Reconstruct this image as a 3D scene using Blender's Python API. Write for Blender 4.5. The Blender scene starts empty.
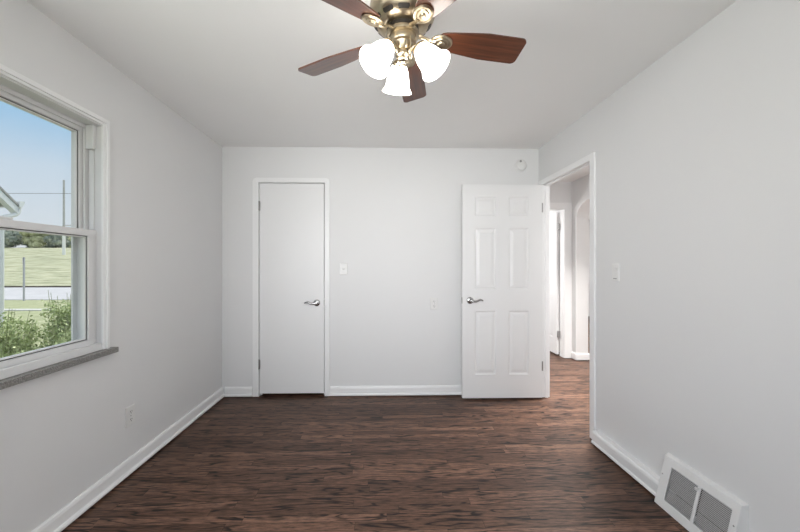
import bpy, bmesh, math, random
from mathutils import Vector, Matrix, noise
random.seed(7)
SC = bpy.context.scene
COL = SC.collection
R = math.radians

# ------------------------------------------------------------------ camera
cam_d = bpy.data.cameras.new('camera'); cam = bpy.data.objects.new('camera', cam_d); COL.objects.link(cam)
cam.location = (0, 0, 1.276); cam.rotation_euler = (R(90), 0, R(-1.27))
cam_d.sensor_width = 36; cam_d.lens = 355 / 800 * 36; cam_d.shift_x = 10 / 800; cam_d.clip_start = 0.05; cam_d.clip_end = 800
SC.camera = cam

# ------------------------------------------------------------------ world, sun, large lights, exposure
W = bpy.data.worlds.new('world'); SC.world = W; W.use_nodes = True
wn = W.node_tree; wn.nodes.clear()
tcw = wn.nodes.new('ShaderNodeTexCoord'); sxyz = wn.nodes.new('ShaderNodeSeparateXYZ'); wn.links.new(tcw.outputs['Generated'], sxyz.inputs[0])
wr = wn.nodes.new('ShaderNodeValToRGB'); we = wr.color_ramp.elements      # clear sky low down, brighter overhead band added out of view to light the room
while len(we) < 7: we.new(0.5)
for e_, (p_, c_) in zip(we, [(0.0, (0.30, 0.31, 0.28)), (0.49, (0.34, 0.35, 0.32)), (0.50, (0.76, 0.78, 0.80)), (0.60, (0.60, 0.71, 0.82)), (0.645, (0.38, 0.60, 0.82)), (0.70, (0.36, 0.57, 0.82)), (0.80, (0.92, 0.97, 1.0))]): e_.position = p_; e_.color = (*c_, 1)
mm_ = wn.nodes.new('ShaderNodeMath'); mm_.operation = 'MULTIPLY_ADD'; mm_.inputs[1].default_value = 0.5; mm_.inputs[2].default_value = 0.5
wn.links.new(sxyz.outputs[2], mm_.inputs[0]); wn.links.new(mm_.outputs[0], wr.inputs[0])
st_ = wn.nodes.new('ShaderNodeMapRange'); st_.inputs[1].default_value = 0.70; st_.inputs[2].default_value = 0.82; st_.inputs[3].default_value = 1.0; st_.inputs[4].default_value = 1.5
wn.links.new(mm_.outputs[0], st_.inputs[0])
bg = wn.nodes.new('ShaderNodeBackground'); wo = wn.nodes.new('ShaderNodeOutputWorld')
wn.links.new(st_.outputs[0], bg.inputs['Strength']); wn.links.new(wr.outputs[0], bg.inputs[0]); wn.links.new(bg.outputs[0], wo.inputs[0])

def light(name, kind, loc, target, power, size=1.0, size_y=None, color=(1, 1, 1)):
    d = bpy.data.lights.new(name, kind); d.energy = power; d.color = color
    if kind == 'AREA':
        d.shape = 'RECTANGLE'; d.size = size; d.size_y = size_y or size
    o = bpy.data.objects.new(name, d); COL.objects.link(o); o.location = loc
    o.rotation_euler = (Vector(target) - Vector(loc)).to_track_quat('-Z', 'Y').to_euler()
    return o
sun = light('sun', 'SUN', (9, 32, 32), (0, 6, 0), 2.4, color=(1.0, 0.95, 0.86)); sun.data.angle = R(0.6)
# added area lamps standing in for unseen windows and a hall light
rw = light('rear_fill', 'AREA', (-0.25, -0.5, 1.5), (0.2, 3.5, 1.5), 13.8, 1.5, 1.2, (0.985, 0.99, 1.0)); rw.data.spread = R(75)  # added lamp behind the camera, narrowed onto the back wall
light('side_fill', 'AREA', (-1.54, 0.25, 1.45), (1.5, 0.6, 1.4), 30, 1.0, 1.2, (0.985, 0.99, 1.0))  # added lamp at an unseen opening, brightens right and back walls
light('living_fill', 'AREA', (6.15, 5.4, 1.6), (2.6, 4.6, 1.2), 270, 2.4, 1.9, (1.0, 0.985, 0.96))  # added lamp beyond the arch, brightens the hall
hl = light('hall_overhead_fill', 'AREA', (2.15, 3.58, 2.42), (2.1, 3.5, 0), 50, 0.6, 0.26, (1.0, 0.97, 0.93))  # added overhead fill for the hall, has no fixture
hl.data.spread = R(105)
light('hall_fill', 'AREA', (2.14, 0.2, 1.55), (2.14, 4.8, 1.2), 17, 0.8, 1.2, (1.0, 0.985, 0.96))  # added fill floating inside the hall, no window there
light('far_room_fill', 'AREA', (0.9, 6.4, 1.5), (2.4, 5.5, 1.2), 44, 1.1, 1.1, (1.0, 0.99, 0.97))  # added fill for the open door leaf, room has no window
VS = SC.view_settings
VS.view_transform = 'Standard'; VS.look = 'None'; VS.gamma = 1; VS.use_curve_mapping = False; VS.exposure = 0.0
SC.display_settings.display_device = 'sRGB'
SC.cycles.max_bounces = 12; SC.cycles.diffuse_bounces = 8; SC.cycles.sample_clamp_indirect = 6

# ------------------------------------------------------------------ materials
class NT:
    def __init__(s, name):
        s.m = bpy.data.materials.new(name); s.m.use_nodes = True; s.t = s.m.node_tree
        s.b = s.t.nodes['Principled BSDF']
    def n(s, t, **kw):
        q = s.t.nodes.new(t)
        for k, v in kw.items(): setattr(q, k, v)
        return q
    def l(s, a, b): s.t.links.new(a, b)
    def math(s, op, a, b=None, c=None):
        q = s.n('ShaderNodeMath', operation=op)
        for i, v in enumerate((a, b, c)):
            if v is None: continue
            if isinstance(v, (int, float)): q.inputs[i].default_value = v
            else: s.l(v, q.inputs[i])
        return q.outputs[0]
    def ramp(s, fac, stops):
        q = s.n('ShaderNodeValToRGB'); e = q.color_ramp.elements
        while len(e) < len(stops): e.new(0.5)
        for k, (p, c) in zip(e, stops): k.position = p; k.color = (*c, 1)
        s.l(fac, q.inputs[0]); return q.outputs[0]
    def noise(s, vec, scale, detail=3, rough=0.5, dist=0.0):
        q = s.n('ShaderNodeTexNoise'); q.inputs['Scale'].default_value = scale; q.inputs['Detail'].default_value = detail
        q.inputs['Roughness'].default_value = rough; q.inputs['Distortion'].default_value = dist
        if vec is not None: s.l(vec, q.inputs['Vector'])
        return q.outputs['Fac']
    def coord(s): return s.n('ShaderNodeTexCoord').outputs['Object']
    def bump(s, h, strength, dist=0.002):
        q = s.n('ShaderNodeBump'); q.inputs['Strength'].default_value = strength; q.inputs['Distance'].default_value = dist
        s.l(h, q.inputs['Height']); s.l(q.outputs[0], s.b.inputs['Normal'])

def plain(name, col, rough=0.5, metal=0.0, vary=0.04, scale=8.0, bump=0.0, bscale=200, coat=0.0):
    t = NT(name); co = t.coord()
    f = t.noise(co, scale, 3)
    c1 = tuple(max(0, c * (1 - vary)) for c in col); c2 = tuple(min(1, c * (1 + vary)) for c in col)
    t.l(t.ramp(f, [(0.3, c1), (0.7, c2)]), t.b.inputs['Base Color'])
    t.b.inputs['Roughness'].default_value = rough; t.b.inputs['Metallic'].default_value = metal
    t.b.inputs['Coat Weight'].default_value = coat
    if bump: t.bump(t.noise(co, bscale, 2), bump, 0.001)
    return t.m
M = {}
M['wall'] = plain('wall_paint', (0.728, 0.731, 0.737), 0.62, vary=0.008, scale=1.5, bump=0.12, bscale=260)
M['ceiling'] = plain('ceiling_paint', (0.87, 0.87, 0.865), 0.8, vary=0.008, scale=1.5, bump=0.12, bscale=220)
M['trim'] = plain('white_trim_paint', (0.82, 0.823, 0.83), 0.34, vary=0.008, scale=3)
M['door'] = plain('white_door_paint', (0.775, 0.778, 0.785), 0.38, vary=0.008, scale=2)
M['vinyl'] = plain('white_vinyl', (0.69, 0.69, 0.695), 0.3, vary=0.01)
M['plastic'] = plain('white_plastic', (0.745, 0.745, 0.74), 0.35, vary=0.01)
M['register'] = plain('register_enamel', (0.74, 0.74, 0.74), 0.4, vary=0.015)
M['dark'] = plain('dark_void', (0.012, 0.011, 0.010), 0.8)
M['damper'] = plain('damper_metal', (0.30, 0.30, 0.30), 0.5)
M['nickel'] = plain('satin_nickel', (0.50, 0.50, 0.50), 0.24, metal=1.0)
M['steel'] = plain('hinge_steel', (0.36, 0.355, 0.35), 0.38, metal=1.0)
M['brass'] = plain('antique_brass', (0.44, 0.37, 0.265), 0.30, metal=1.0, vary=0.08, scale=30)
M['gapshade'] = plain('painted_gap_shade', (0.02, 0.016, 0.012), 0.5)  # near-black colour standing for shade in the fan slots and gap
M['gasket'] = plain('black_gasket', (0.05, 0.05, 0.05), 0.6)

def floor_mat():
    t = NT('walnut_stained_oak_strips'); co = t.coord()
    sp = t.n('ShaderNodeSeparateXYZ'); t.l(co, sp.inputs[0]); x, y = sp.outputs[0], sp.outputs[1]
    wdt = 0.0572
    yr = t.math('DIVIDE', y, wdt); row = t.math('FLOOR', yr); fy = t.math('FRACT', yr)
    def wn(v, w=None):
        q = t.n('ShaderNodeTexWhiteNoise', noise_dimensions='2D')
        cb = t.n('ShaderNodeCombineXYZ'); t.l(v, cb.inputs[0])
        if w is not None: t.l(w, cb.inputs[1])
        t.l(cb.outputs[0], q.inputs['Vector']); return q.outputs['Value']
    rr = wn(row)
    xs = t.math('ADD', x, t.math('MULTIPLY', rr, 7.3))
    ln = t.math('ADD', 0.62, t.math('MULTIPLY', wn(t.math('ADD', row, 91.0)), 0.55))
    xr = t.math('DIVIDE', xs, ln); idx = t.math('FLOOR', xr); fx = t.math('FRACT', xr)
    rnd = wn(row, idx)
    # grain: contour lines of a stretched noise give cathedral figures
    gv = t.n('ShaderNodeCombineXYZ')
    t.l(t.math('ADD', t.math('MULTIPLY', x, 1.15), t.math('MULTIPLY', rnd, 41.0)), gv.inputs[0])
    t.l(t.math('ADD', t.math('MULTIPLY', y, 10.0), t.math('MULTIPLY', rnd, 17.0)), gv.inputs[1])
    t.l(t.math('MULTIPLY', rnd, 29.0), gv.inputs[2])
    n1 = t.noise(gv.outputs[0], 1.6, 2.5, 0.5, 0.35)
    ring = t.math('FRACT', t.math('MULTIPLY', n1, 6.4))
    line = t.ramp(ring, [(0.0, (0.03, 0.025, 0.02)), (0.06, (0.04, 0.03, 0.025)), (0.15, (0.80, 0.78, 0.76)), (0.45, (1.05, 1.05, 1.05)), (0.80, (0.90, 0.88, 0.87)), (0.95, (0.08, 0.06, 0.05)), (1.0, (0.03, 0.025, 0.02))])
    wv = t.n('ShaderNodeCombineXYZ')
    t.l(t.math('ADD', t.math('MULTIPLY', x, 2.2), t.math('MULTIPLY', rnd, 23.0)), wv.inputs[0]); t.l(t.math('MULTIPLY', y, 22.0), wv.inputs[1])
    where = t.noise(wv.outputs[0], 1.0, 2, 0.5)
    strength = t.ramp(where, [(0.34, (0.35, 0.35, 0.35)), (0.52, (1, 1, 1))])
    fv = t.n('ShaderNodeCombineXYZ')
    t.l(t.math('ADD', t.math('MULTIPLY', x, 14.0), t.math('MULTIPLY', rnd, 13.0)), fv.inputs[0]); t.l(t.math('MULTIPLY', y, 95.0), fv.inputs[1])
    fine = t.noise(fv.outputs[0], 1.0, 5, 0.7)
    base = t.ramp(rnd, [(0.0, (0.074, 0.038, 0.0250)), (0.45, (0.106, 0.056, 0.0370)), (0.8, (0.136, 0.073, 0.049)), (1.0, (0.172, 0.095, 0.065))])
    mx = t.n('ShaderNodeMix', data_type='RGBA', blend_type='MULTIPLY'); t.l(strength, mx.inputs[0])
    t.l(base, mx.inputs[6]); t.l(line, mx.inputs[7])
    m2 = t.n('ShaderNodeMix', data_type='RGBA', blend_type='MULTIPLY'); m2.inputs[0].default_value = 1.0
    t.l(mx.outputs[2], m2.inputs[6]); t.l(t.ramp(fine, [(0.34, (0.30, 0.29, 0.28)), (0.47, (0.92, 0.91, 0.90)), (0.64, (1.6, 1.56, 1.5))]), m2.inputs[7])
    # seams
    e1 = t.math('MINIMUM', fy, t.math('SUBTRACT', 1.0, fy)); e1 = t.math('MULTIPLY', e1, wdt)
    e2 = t.math('MULTIPLY', t.math('MINIMUM', fx, t.math('SUBTRACT', 1.0, fx)), ln)
    e = t.math('MINIMUM', e1, e2)
    seam = t.ramp(t.math('DIVIDE', e, 0.0022), [(0.25, (0.25, 0.25, 0.25)), (0.8, (1, 1, 1))])
    m3 = t.n('ShaderNodeMix', data_type='RGBA', blend_type='MULTIPLY'); m3.inputs[0].default_value = 1.0
    t.l(m2.outputs[2], m3.inputs[6]); t.l(seam, m3.inputs[7])
    t.l(m3.outputs[2], t.b.inputs['Base Color'])
    rg = t.math('ADD', 0.34, t.math('MULTIPLY', fine, 0.14)); t.l(rg, t.b.inputs['Roughness'])
    t.b.inputs['Specular IOR Level'].default_value = 0.24
    hh = t.math('ADD', t.math('MULTIPLY', line, 0.5), t.math('MULTIPLY', seam, 1.0))
    t.bump(hh, 0.12, 0.001)
    return t.m
M['floor'] = floor_mat()

def blade_mat():
    t = NT('rosewood_blade'); co = t.coord()
    mp = t.n('ShaderNodeMapping'); mp.inputs['Scale'].default_value = (3, 60, 60); t.l(co, mp.inputs[0])
    n1 = t.noise(mp.outputs[0], 1.0, 5, 0.6, 0.6)
    t.l(t.ramp(n1, [(0.25, (0.030, 0.011, 0.006)), (0.5, (0.095, 0.030, 0.014)), (0.75, (0.16, 0.055, 0.026))]), t.b.inputs['Base Color'])
    t.b.inputs['Roughness'].default_value = 0.30; t.b.inputs['Coat Weight'].default_value = 0.45; t.b.inputs['Coat Roughness'].default_value = 0.16
    return t.m
M['blade'] = blade_mat()

def shade_mat():
    t = NT('frosted_glass_lit'); co = t.coord()
    f = t.noise(co, 22, 4, 0.6, 1.2)
    t.l(t.ramp(f, [(0.3, (0.92, 0.91, 0.88)), (0.7, (0.98, 0.97, 0.95))]), t.b.inputs['Base Color'])
    t.b.inputs['Roughness'].default_value = 0.35
    t.b.inputs['Emission Color'].default_value = (1.0, 0.955, 0.885, 1)
    t.b.inputs['Emission Strength'].default_value = 11.0
    return t.m
M['shade'] = shade_mat()
def emit(name, col, s):
    t = NT(name); t.b.inputs['Base Color'].default_value = (*col, 1); t.b.inputs['Emission Color'].default_value = (*col, 1); t.b.inputs['Emission Strength'].default_value = s
    return t.m
M['bulb'] = emit('bulb_glow', (1.0, 0.93, 0.82), 9.0)

def glass_mat():
    t = NT('window_glass'); t.t.nodes.remove(t.b)
    tr = t.n('ShaderNodeBsdfTransparent'); tr.inputs[0].default_value = (0.97, 0.98, 0.98, 1)
    gl = t.n('ShaderNodeBsdfGlossy'); gl.inputs['Roughness'].default_value = 0.02
    fr = t.n('ShaderNodeFresnel'); fr.inputs['IOR'].default_value = 1.45
    mx = t.n('ShaderNodeMixShader'); geo = t.n('ShaderNodeNewGeometry'); t.l(t.math('MULTIPLY', fr.outputs[0], t.math('SUBTRACT', 1.0, geo.outputs['Backfacing'])), mx.inputs[0]); t.l(tr.outputs[0], mx.inputs[1]); t.l(gl.outputs[0], mx.inputs[2])
    t.l(mx.outputs[0], t.t.nodes['Material Output'].inputs[0]); return t.m
M['glass'] = glass_mat()

def speckle(name, stops, scale, rough):
    t = NT(name); f = t.noise(t.coord(), scale, 4, 0.8)
    t.l(t.ramp(f, stops), t.b.inputs['Base Color']); t.b.inputs['Roughness'].default_value = rough; return t.m
M['stone'] = speckle('grey_stone', [(0.3, (0.05, 0.048, 0.045)), (0.5, (0.19, 0.185, 0.175)), (0.7, (0.40, 0.39, 0.37))], 160, 0.4)
M['lawn'] = speckle('mown_grass', [(0.25, (0.22, 0.255, 0.13)), (0.5, (0.34, 0.355, 0.20)), (0.75, (0.47, 0.47, 0.30))], 3.5, 0.9)
def hill_mat():
    t = NT('hill_grass'); co = t.coord()
    mp = t.n('ShaderNodeMapping'); mp.inputs['Scale'].default_value = (0.45, 1.6, 0.6); t.l(co, mp.inputs[0])
    a = t.noise(mp.outputs[0], 1.0, 5, 0.65); t.l(t.ramp(a, [(0.34, (0.20, 0.215, 0.12)), (0.48, (0.36, 0.365, 0.235)), (0.66, (0.54, 0.525, 0.37))]), t.b.inputs['Base Color'])
    t.b.inputs['Roughness'].default_value = 0.95; return t.m
M['hill'] = hill_mat()
M['asphalt'] = speckle('pale_asphalt', [(0.3, (0.42, 0.41, 0.43)), (0.7, (0.52, 0.51, 0.53))], 1.2, 0.9)
M['concrete'] = speckle('concrete', [(0.3, (0.50, 0.49, 0.47)), (0.7, (0.62, 0.61, 0.58))], 6, 0.9)
M['soil'] = speckle('dark_soil', [(0.3, (0.05, 0.04, 0.03)), (0.7, (0.11, 0.085, 0.06))], 10, 0.95)
def leaf_mat(name, a, b, c, sc=5):
    t = NT(name); f = t.noise(t.coord(), sc, 3, 0.7)
    t.l(t.ramp(f, [(0.3, a), (0.5, b), (0.72, c)]), t.b.inputs['Base Color']); t.b.inputs['Roughness'].default_value = 0.6
    t.b.inputs['Subsurface Weight'].default_value = 0.0
    return t.m
M['leaf'] = leaf_mat('shrub_leaf', (0.20, 0.27, 0.12), (0.42, 0.50, 0.23), (0.74, 0.76, 0.46), 11)
M['tree'] = leaf_mat('tree_leaf', (0.12, 0.155, 0.14), (0.26, 0.30, 0.25), (0.55, 0.57, 0.42), 1.1)
M['tree2'] = leaf_mat('tree_leaf_yellow', (0.24, 0.26, 0.15), (0.44, 0.46, 0.27), (0.66, 0.66, 0.44), 1.1)
M['stem'] = speckle('green_stem', [(0.3, (0.20, 0.24, 0.11)), (0.7, (0.32, 0.34, 0.18))], 20, 0.8)
M['bark'] = speckle('bark', [(0.3, (0.07, 0.055, 0.04)), (0.7, (0.16, 0.13, 0.10))], 12, 0.95)
M['polewood'] = speckle('weathered_pole', [(0.3, (0.40, 0.40, 0.40)), (0.7, (0.52, 0.52, 0.52))], 4, 0.9)
M['polewhite'] = plain('white_pole_wrap', (0.80, 0.80, 0.78), 0.6)
M['galv'] = plain('galvanised_steel', (0.40, 0.41, 0.44), 0.6)
M['siding'] = plain('siding_blue_shade', (0.66, 0.70, 0.78), 0.6)  # blue tint puts the look of open shade into whitish siding
M['gutter'] = plain('white_aluminium', (0.72, 0.73, 0.75), 0.45)
M['roofing'] = speckle('asphalt_shingle', [(0.3, (0.25, 0.25, 0.25)), (0.7, (0.38, 0.38, 0.375))], 10, 0.95)
M['wire'] = plain('wire', (0.16, 0.17, 0.19), 0.7)

# ------------------------------------------------------------------ helpers
def link(name, bm, mat, parent=None, smooth=False, bevel=0.0, kind=None, loc=None):
    bmesh.ops.remove_doubles(bm, verts=bm.verts, dist=1e-6)
    bmesh.ops.recalc_face_normals(bm, faces=bm.faces)
    me = bpy.data.meshes.new(name); bm.to_mesh(me); bm.free()
    mats = mat if isinstance(mat, (list, tuple)) else [mat]
    for m in mats: me.materials.append(m)
    if smooth:
        me.shade_smooth()
        try: me.set_sharp_from_angle(angle=R(38))
        except Exception: pass
    o = bpy.data.objects.new(name, me); COL.objects.link(o)
    if loc is not None: o.location = loc
    if bevel:
        b = o.modifiers.new('bevel', 'BEVEL'); b.width = bevel; b.segments = 2; b.limit_method = 'ANGLE'; b.angle_limit = R(50)
    if parent is not None: o.parent = parent
    if kind: o['kind'] = kind
    return o
def thing(name, label, cat, loc=(0, 0, 0), rot=(0, 0, 0), group=None):
    o = bpy.data.objects.new(name, None); COL.objects.link(o); o.location = loc; o.rotation_euler = rot; o.empty_display_size = 0.05
    return tag(o, label, cat, group)
def tag(o, label, cat, group=None):
    o['label'] = label; o['category'] = cat
    if group: o['group'] = group
    return o
def struct(name, loc=(0, 0, 0), label=None, cat=None):
    o = bpy.data.objects.new(name, None); COL.objects.link(o); o.location = loc; o['kind'] = 'structure'; o.empty_display_size = 0.05
    if label: tag(o, label, cat)
    return o
def box(bm, lo, hi):
    v = [bm.verts.new((x, y, z)) for x in (lo[0], hi[0]) for y in (lo[1], hi[1]) for z in (lo[2], hi[2])]
    for f in ((0, 1, 3, 2), (4, 6, 7, 5), (0, 4, 5, 1), (2, 3, 7, 6), (0, 2, 6, 4), (1, 5, 7, 3)): bm.faces.new([v[i] for i in f])
    return v
def boxes(*bs):
    bm = bmesh.new()
    for lo, hi in bs: box(bm, lo, hi)
    return bm
def prism(bm, pts, axis, a, b):
    """extrude a closed 2-D outline along an axis; pts are in the two other axes, in order"""
    def mk(p, t): return {'x': (t, p[0], p[1]), 'y': (p[0], t, p[1]), 'z': (p[0], p[1], t)}[axis]
    A = [bm.verts.new(mk(p, a)) for p in pts]; B = [bm.verts.new(mk(p, b)) for p in pts]
    n = len(pts)
    bm.faces.new(A); bm.faces.new(B[::-1])
    for i in range(n): bm.faces.new((A[i], A[(i + 1) % n], B[(i + 1) % n], B[i]))
def frame(bm, outer, inner, axis, a, b):
    """ring between two outlines with the same number of points, extruded"""
    def mk(p, t): return {'x': (t, p[0], p[1]), 'y': (p[0], t, p[1]), 'z': (p[0], p[1], t)}[axis]
    V = [[bm.verts.new(mk(p, t)) for p in ps] for ps in (outer, inner) for t in (a, b)]
    oa, ob, ia, ib = V; n = len(outer)
    for i in range(n):
        j = (i + 1) % n
        bm.faces.new((oa[i], oa[j], ob[j], ob[i])); bm.faces.new((ia[i], ib[i], ib[j], ia[j]))
        bm.faces.new((oa[i], ia[i], ia[j], oa[j])); bm.faces.new((ob[i], ob[j], ib[j], ib[i]))
def rect(x0, z0, x1, z1): return [(x0, z0), (x1, z0), (x1, z1), (x0, z1)]
def lathe(bm, prof, seg=32, mat=None, caps=True):
    rows = []
    for r, z in prof:
        if r < 1e-6: rows.append([bm.verts.new((0, 0, z))])
        else: rows.append([bm.verts.new((r * math.cos(2 * math.pi * k / seg), r * math.sin(2 * math.pi * k / seg), z)) for k in range(seg)])
    nv = [v for r in rows for v in r]
    for a, b in zip(rows, rows[1:]):
        for k in range(seg):
            j = (k + 1) % seg
            if len(a) == 1 and len(b) == 1: continue
            if len(a) == 1: bm.faces.new((a[0], b[j], b[k]))
            elif len(b) == 1: bm.faces.new((a[k], a[j], b[0]))
            else: bm.faces.new((a[k], a[j], b[j], b[k]))
    if caps:
        for r in (rows[0], rows[-1]):
            if len(r) > 2: bm.faces.new(r)
    if mat is not None: bmesh.ops.transform(bm, matrix=mat, verts=nv)
    return nv
def tube(bm, pts, rad, seg=10, flat=1.0):
    pts = [Vector(p) for p in pts]; rings = []
    rads = rad if isinstance(rad, (list, tuple)) else [rad] * len(pts)
    up = None
    for i, p in enumerate(pts):
        d = (pts[min(i + 1, len(pts) - 1)] - pts[max(i - 1, 0)]).normalized()
        if up is None:
            up = Vector((0, 0, 1)) if abs(d.z) < 0.9 else Vector((1, 0, 0))
        u = (up - d * up.dot(d)).normalized(); w = d.cross(u); up = u
        rings.append([bm.verts.new(p + u * math.cos(2 * math.pi * k / seg) * rads[i] * flat + w * math.sin(2 * math.pi * k / seg) * rads[i]) for k in range(seg)])
    for a, b in zip(rings, rings[1:]):
        for k in range(seg): bm.faces.new((a[k], a[(k + 1) % seg], b[(k + 1) % seg], b[k]))
    bm.faces.new(rings[0]); bm.faces.new(rings[-1])
def bez(p, n=10):
    """smooth curve through points (Catmull-Rom)"""
    p = [Vector(q) for q in p]; q = [p[0] * 2 - p[1]] + p + [p[-1] * 2 - p[-2]]; out = []
    for i in range(1, len(q) - 2):
        for k in range(n):
            t = k / n; a, b, c, d = q[i - 1], q[i], q[i + 1], q[i + 2]
            out.append(0.5 * ((2 * b) + (c - a) * t + (2 * a - 5 * b + 4 * c - d) * t * t + (3 * b - a - 3 * c + d) * t ** 3))
    out.append(p[-1]); return out

# ------------------------------------------------------------------ the room
XL, XR, YB, YR, H = -1.558, 1.555, 3.495, -0.55, 2.44
T = 0.12
TW = 0.055               # partition between bedroom and hall
XH = 2.62                 # far wall of the hall
YE = 4.86                 # end wall of the hall
# floor: bedroom, hall and rooms beyond are one continuous run of strips
link('floor', boxes(((XL - 0.16, YR - 0.12, -0.06), (6.4, 9.2, 0.0))), M['floor'], kind='structure')
link('ceiling', boxes(((XL - 0.16, YR - 0.12, H), (6.4, 9.2, H + 0.16))), M['ceiling'], kind='structure')
# left wall with the window hole
WY0, WY1, WZ0, WZ1 = 1.06, 2.012, 0.80, 2.062
XO = XL - 0.142
link('wall_left', boxes(((XO, YR - 0.12, -0.5), (XL, -0.26, H)), ((XO, 0.76, -0.5), (XL, WY0, H)), ((XO, -0.26, -0.5), (XL, 0.76, 0.84)), ((XO, -0.26, 2.06), (XL, 0.76, H)), ((XO, WY1, -0.5), (XL, 9.2, H)), ((XO, WY0, -0.5), (XL, WY1, WZ0)), ((XO, WY0, WZ1), (XL, WY1, H))), M['wall'], kind='structure')
# right wall with the hall doorway
DY0, DY1, DZ = 2.605, 3.405, 2.06
link('wall_right', boxes(((XR, YR, 0), (XR + TW, DY0 - 0.02, H)), ((XR, DY1 + 0.02, 0), (XR + TW, YB, H)), ((XR, DY0 - 0.02, DZ + 0.02), (XR + TW, DY1 + 0.02, H))), M['wall'], kind='structure')
# back wall with the closet opening
CX0, CX1, CZ = -1.200, -0.566, 2.088
link('wall_back', boxes(((XL, YB, 0), (CX0 - 0.012, YB + T, H)), ((CX1 + 0.012, YB, 0), (XR + TW, YB + T, H)), ((CX0 - 0.012, YB, CZ + 0.012), (CX1 + 0.012, YB + T, H))), M['wall'], kind='structure')
# rear wall behind the camera with its window opening
link('wall_rear', boxes(((XL, YR - 0.12, 0), (-1.3, YR, H)), ((1.0, YR - 0.12, 0), (2.82, YR, H)), ((-1.3, YR - 0.12, 0), (1.0, YR, 0.8)), ((-1.3, YR - 0.12, 2.2), (1.0, YR, H))), M['wall'], kind='structure')
link('wall_closet', boxes(((XL, YB + 0.72, 0), (0.2, YB + 0.82, H)), ((0.1, YB + T, 0), (0.2, YB + 0.72, H))), M['wall'], kind='structure')
# hall: end wall with a doorway, far wall with the arch, rooms beyond
HX0, HX1 = 1.75, 2.515
link('wall_hall_end', boxes(((0.2, YE, 0), (HX0 - 0.02, YE + T, H)), ((HX1 + 0.02, YE, 0), (XH + 0.18, YE + T, H)), ((HX0 - 0.02, YE, 2.075), (HX1 + 0.02, YE + T, H))), M['wall'], kind='structure')
AY0, AY1 = 3.55, 4.74
def arch_wall():
    bm = bmesh.new(); a, b = XH, XH + 0.165
    rad = 0.36; top = 2.13; n = 12
    pts = [(AY0, 0), (AY0, top - rad * 0.62)]
    for k in range(1, n + 1):
        t = math.pi / 2 * k / n; pts.append((AY0 + rad - rad * math.cos(t), top - rad * 0.62 + rad * 0.62 * math.sin(t)))
    for k in range(n + 1):
        t = math.pi / 2 * (1 - k / n); pts.append((AY1 - rad + rad * math.cos(t), top - rad * 0.62 + rad * 0.62 * math.sin(t)))
    pts.append((AY1, 0))
    out = [(AY1, 0), (YE, 0), (YE, H), (-0.55, H), (-0.55, 0), (AY0, 0)]
    poly = pts[:-1] + out[:-1]
    prism(bm, poly, 'x', a, b)
    return bm
link('wall_hall_far', arch_wall(), M['wall'], kind='structure')
# living room beyond the arch: north wall, east wall with a window hole, south wall
link('wall_living', boxes(((XH + 0.165, 8.9, 0), (6.4, 9.05, H)), ((XH + 0.165, 1.5, 0), (6.4, 1.62, H)),
    ((6.2, 1.62, 0), (6.35, 4.2, H)), ((6.2, 6.6, 0), (6.35, 8.9, H)), ((6.2, 4.2, 0), (6.35, 6.6, 0.65)), ((6.2, 4.2, 2.2), (6.35, 6.6, H))), M['wall'], kind='structure')
link('wall_far_bedroom', boxes(((0.2, 7.2, 0), (XH, 7.3, H)), ((XH, YE + T, 0), (XH + 0.165, 8.9, H)), ((0.2, YE + T, 0), (0.3, 7.2, H))), M['wall'], kind='structure')

# baseboards
def base_prof(th):
    return [(0.0, 0.012), (th, 0.012), (th, 0.021), (th - 0.004, 0.026), (0.0145, 0.031), (0.0145, 0.078), (0.011, 0.090), (0.006, 0.097), (0.0, 0.098)]
def base_run(bm, axis, wall, sign, a, b, th):
    prism(bm, [(wall + sign * d, z) for d, z in base_prof(th)], axis, a, b)
bm = bmesh.new(); base_run(bm, 'y', XL, 1, YR, YB, 0.030); link('baseboard_left', bm, M['trim'], kind='structure')
bm = bmesh.new()
base_run(bm, 'x', YB, -1, XL + 0.03, CX0 - 0.064, 0.026); base_run(bm, 'x', YB, -1, CX1 + 0.058, XR, 0.026)
link('baseboard_back', bm, M['trim'], kind='structure')
bm = bmesh.new()
for ya, yb in ((1.890, DY0 - 0.092), (YR, 1.472)):
    prism(bm, [(XR, 0.012)] + [(XR - 0.036 - d, z) for d, z in base_prof(0.021)[1:-1]] + [(XR - 0.036, 0.098), (XR, 0.098)], 'y', ya, yb)
link('baseboard_right', bm, M['trim'], kind='structure')
bm = bmesh.new()
base_run(bm, 'x', AY1, -1, XH - 0.012, XH + 0.177, 0.014); base_run(bm, 'y', XH, -1, AY1 - 0.014, YE - 0.001, 0.013)
base_run(bm, 'y', XR + TW, 1, YR, DY0 - 0.08, 0.014)
link('baseboard_hall', bm, M['trim'], kind='structure')

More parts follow.
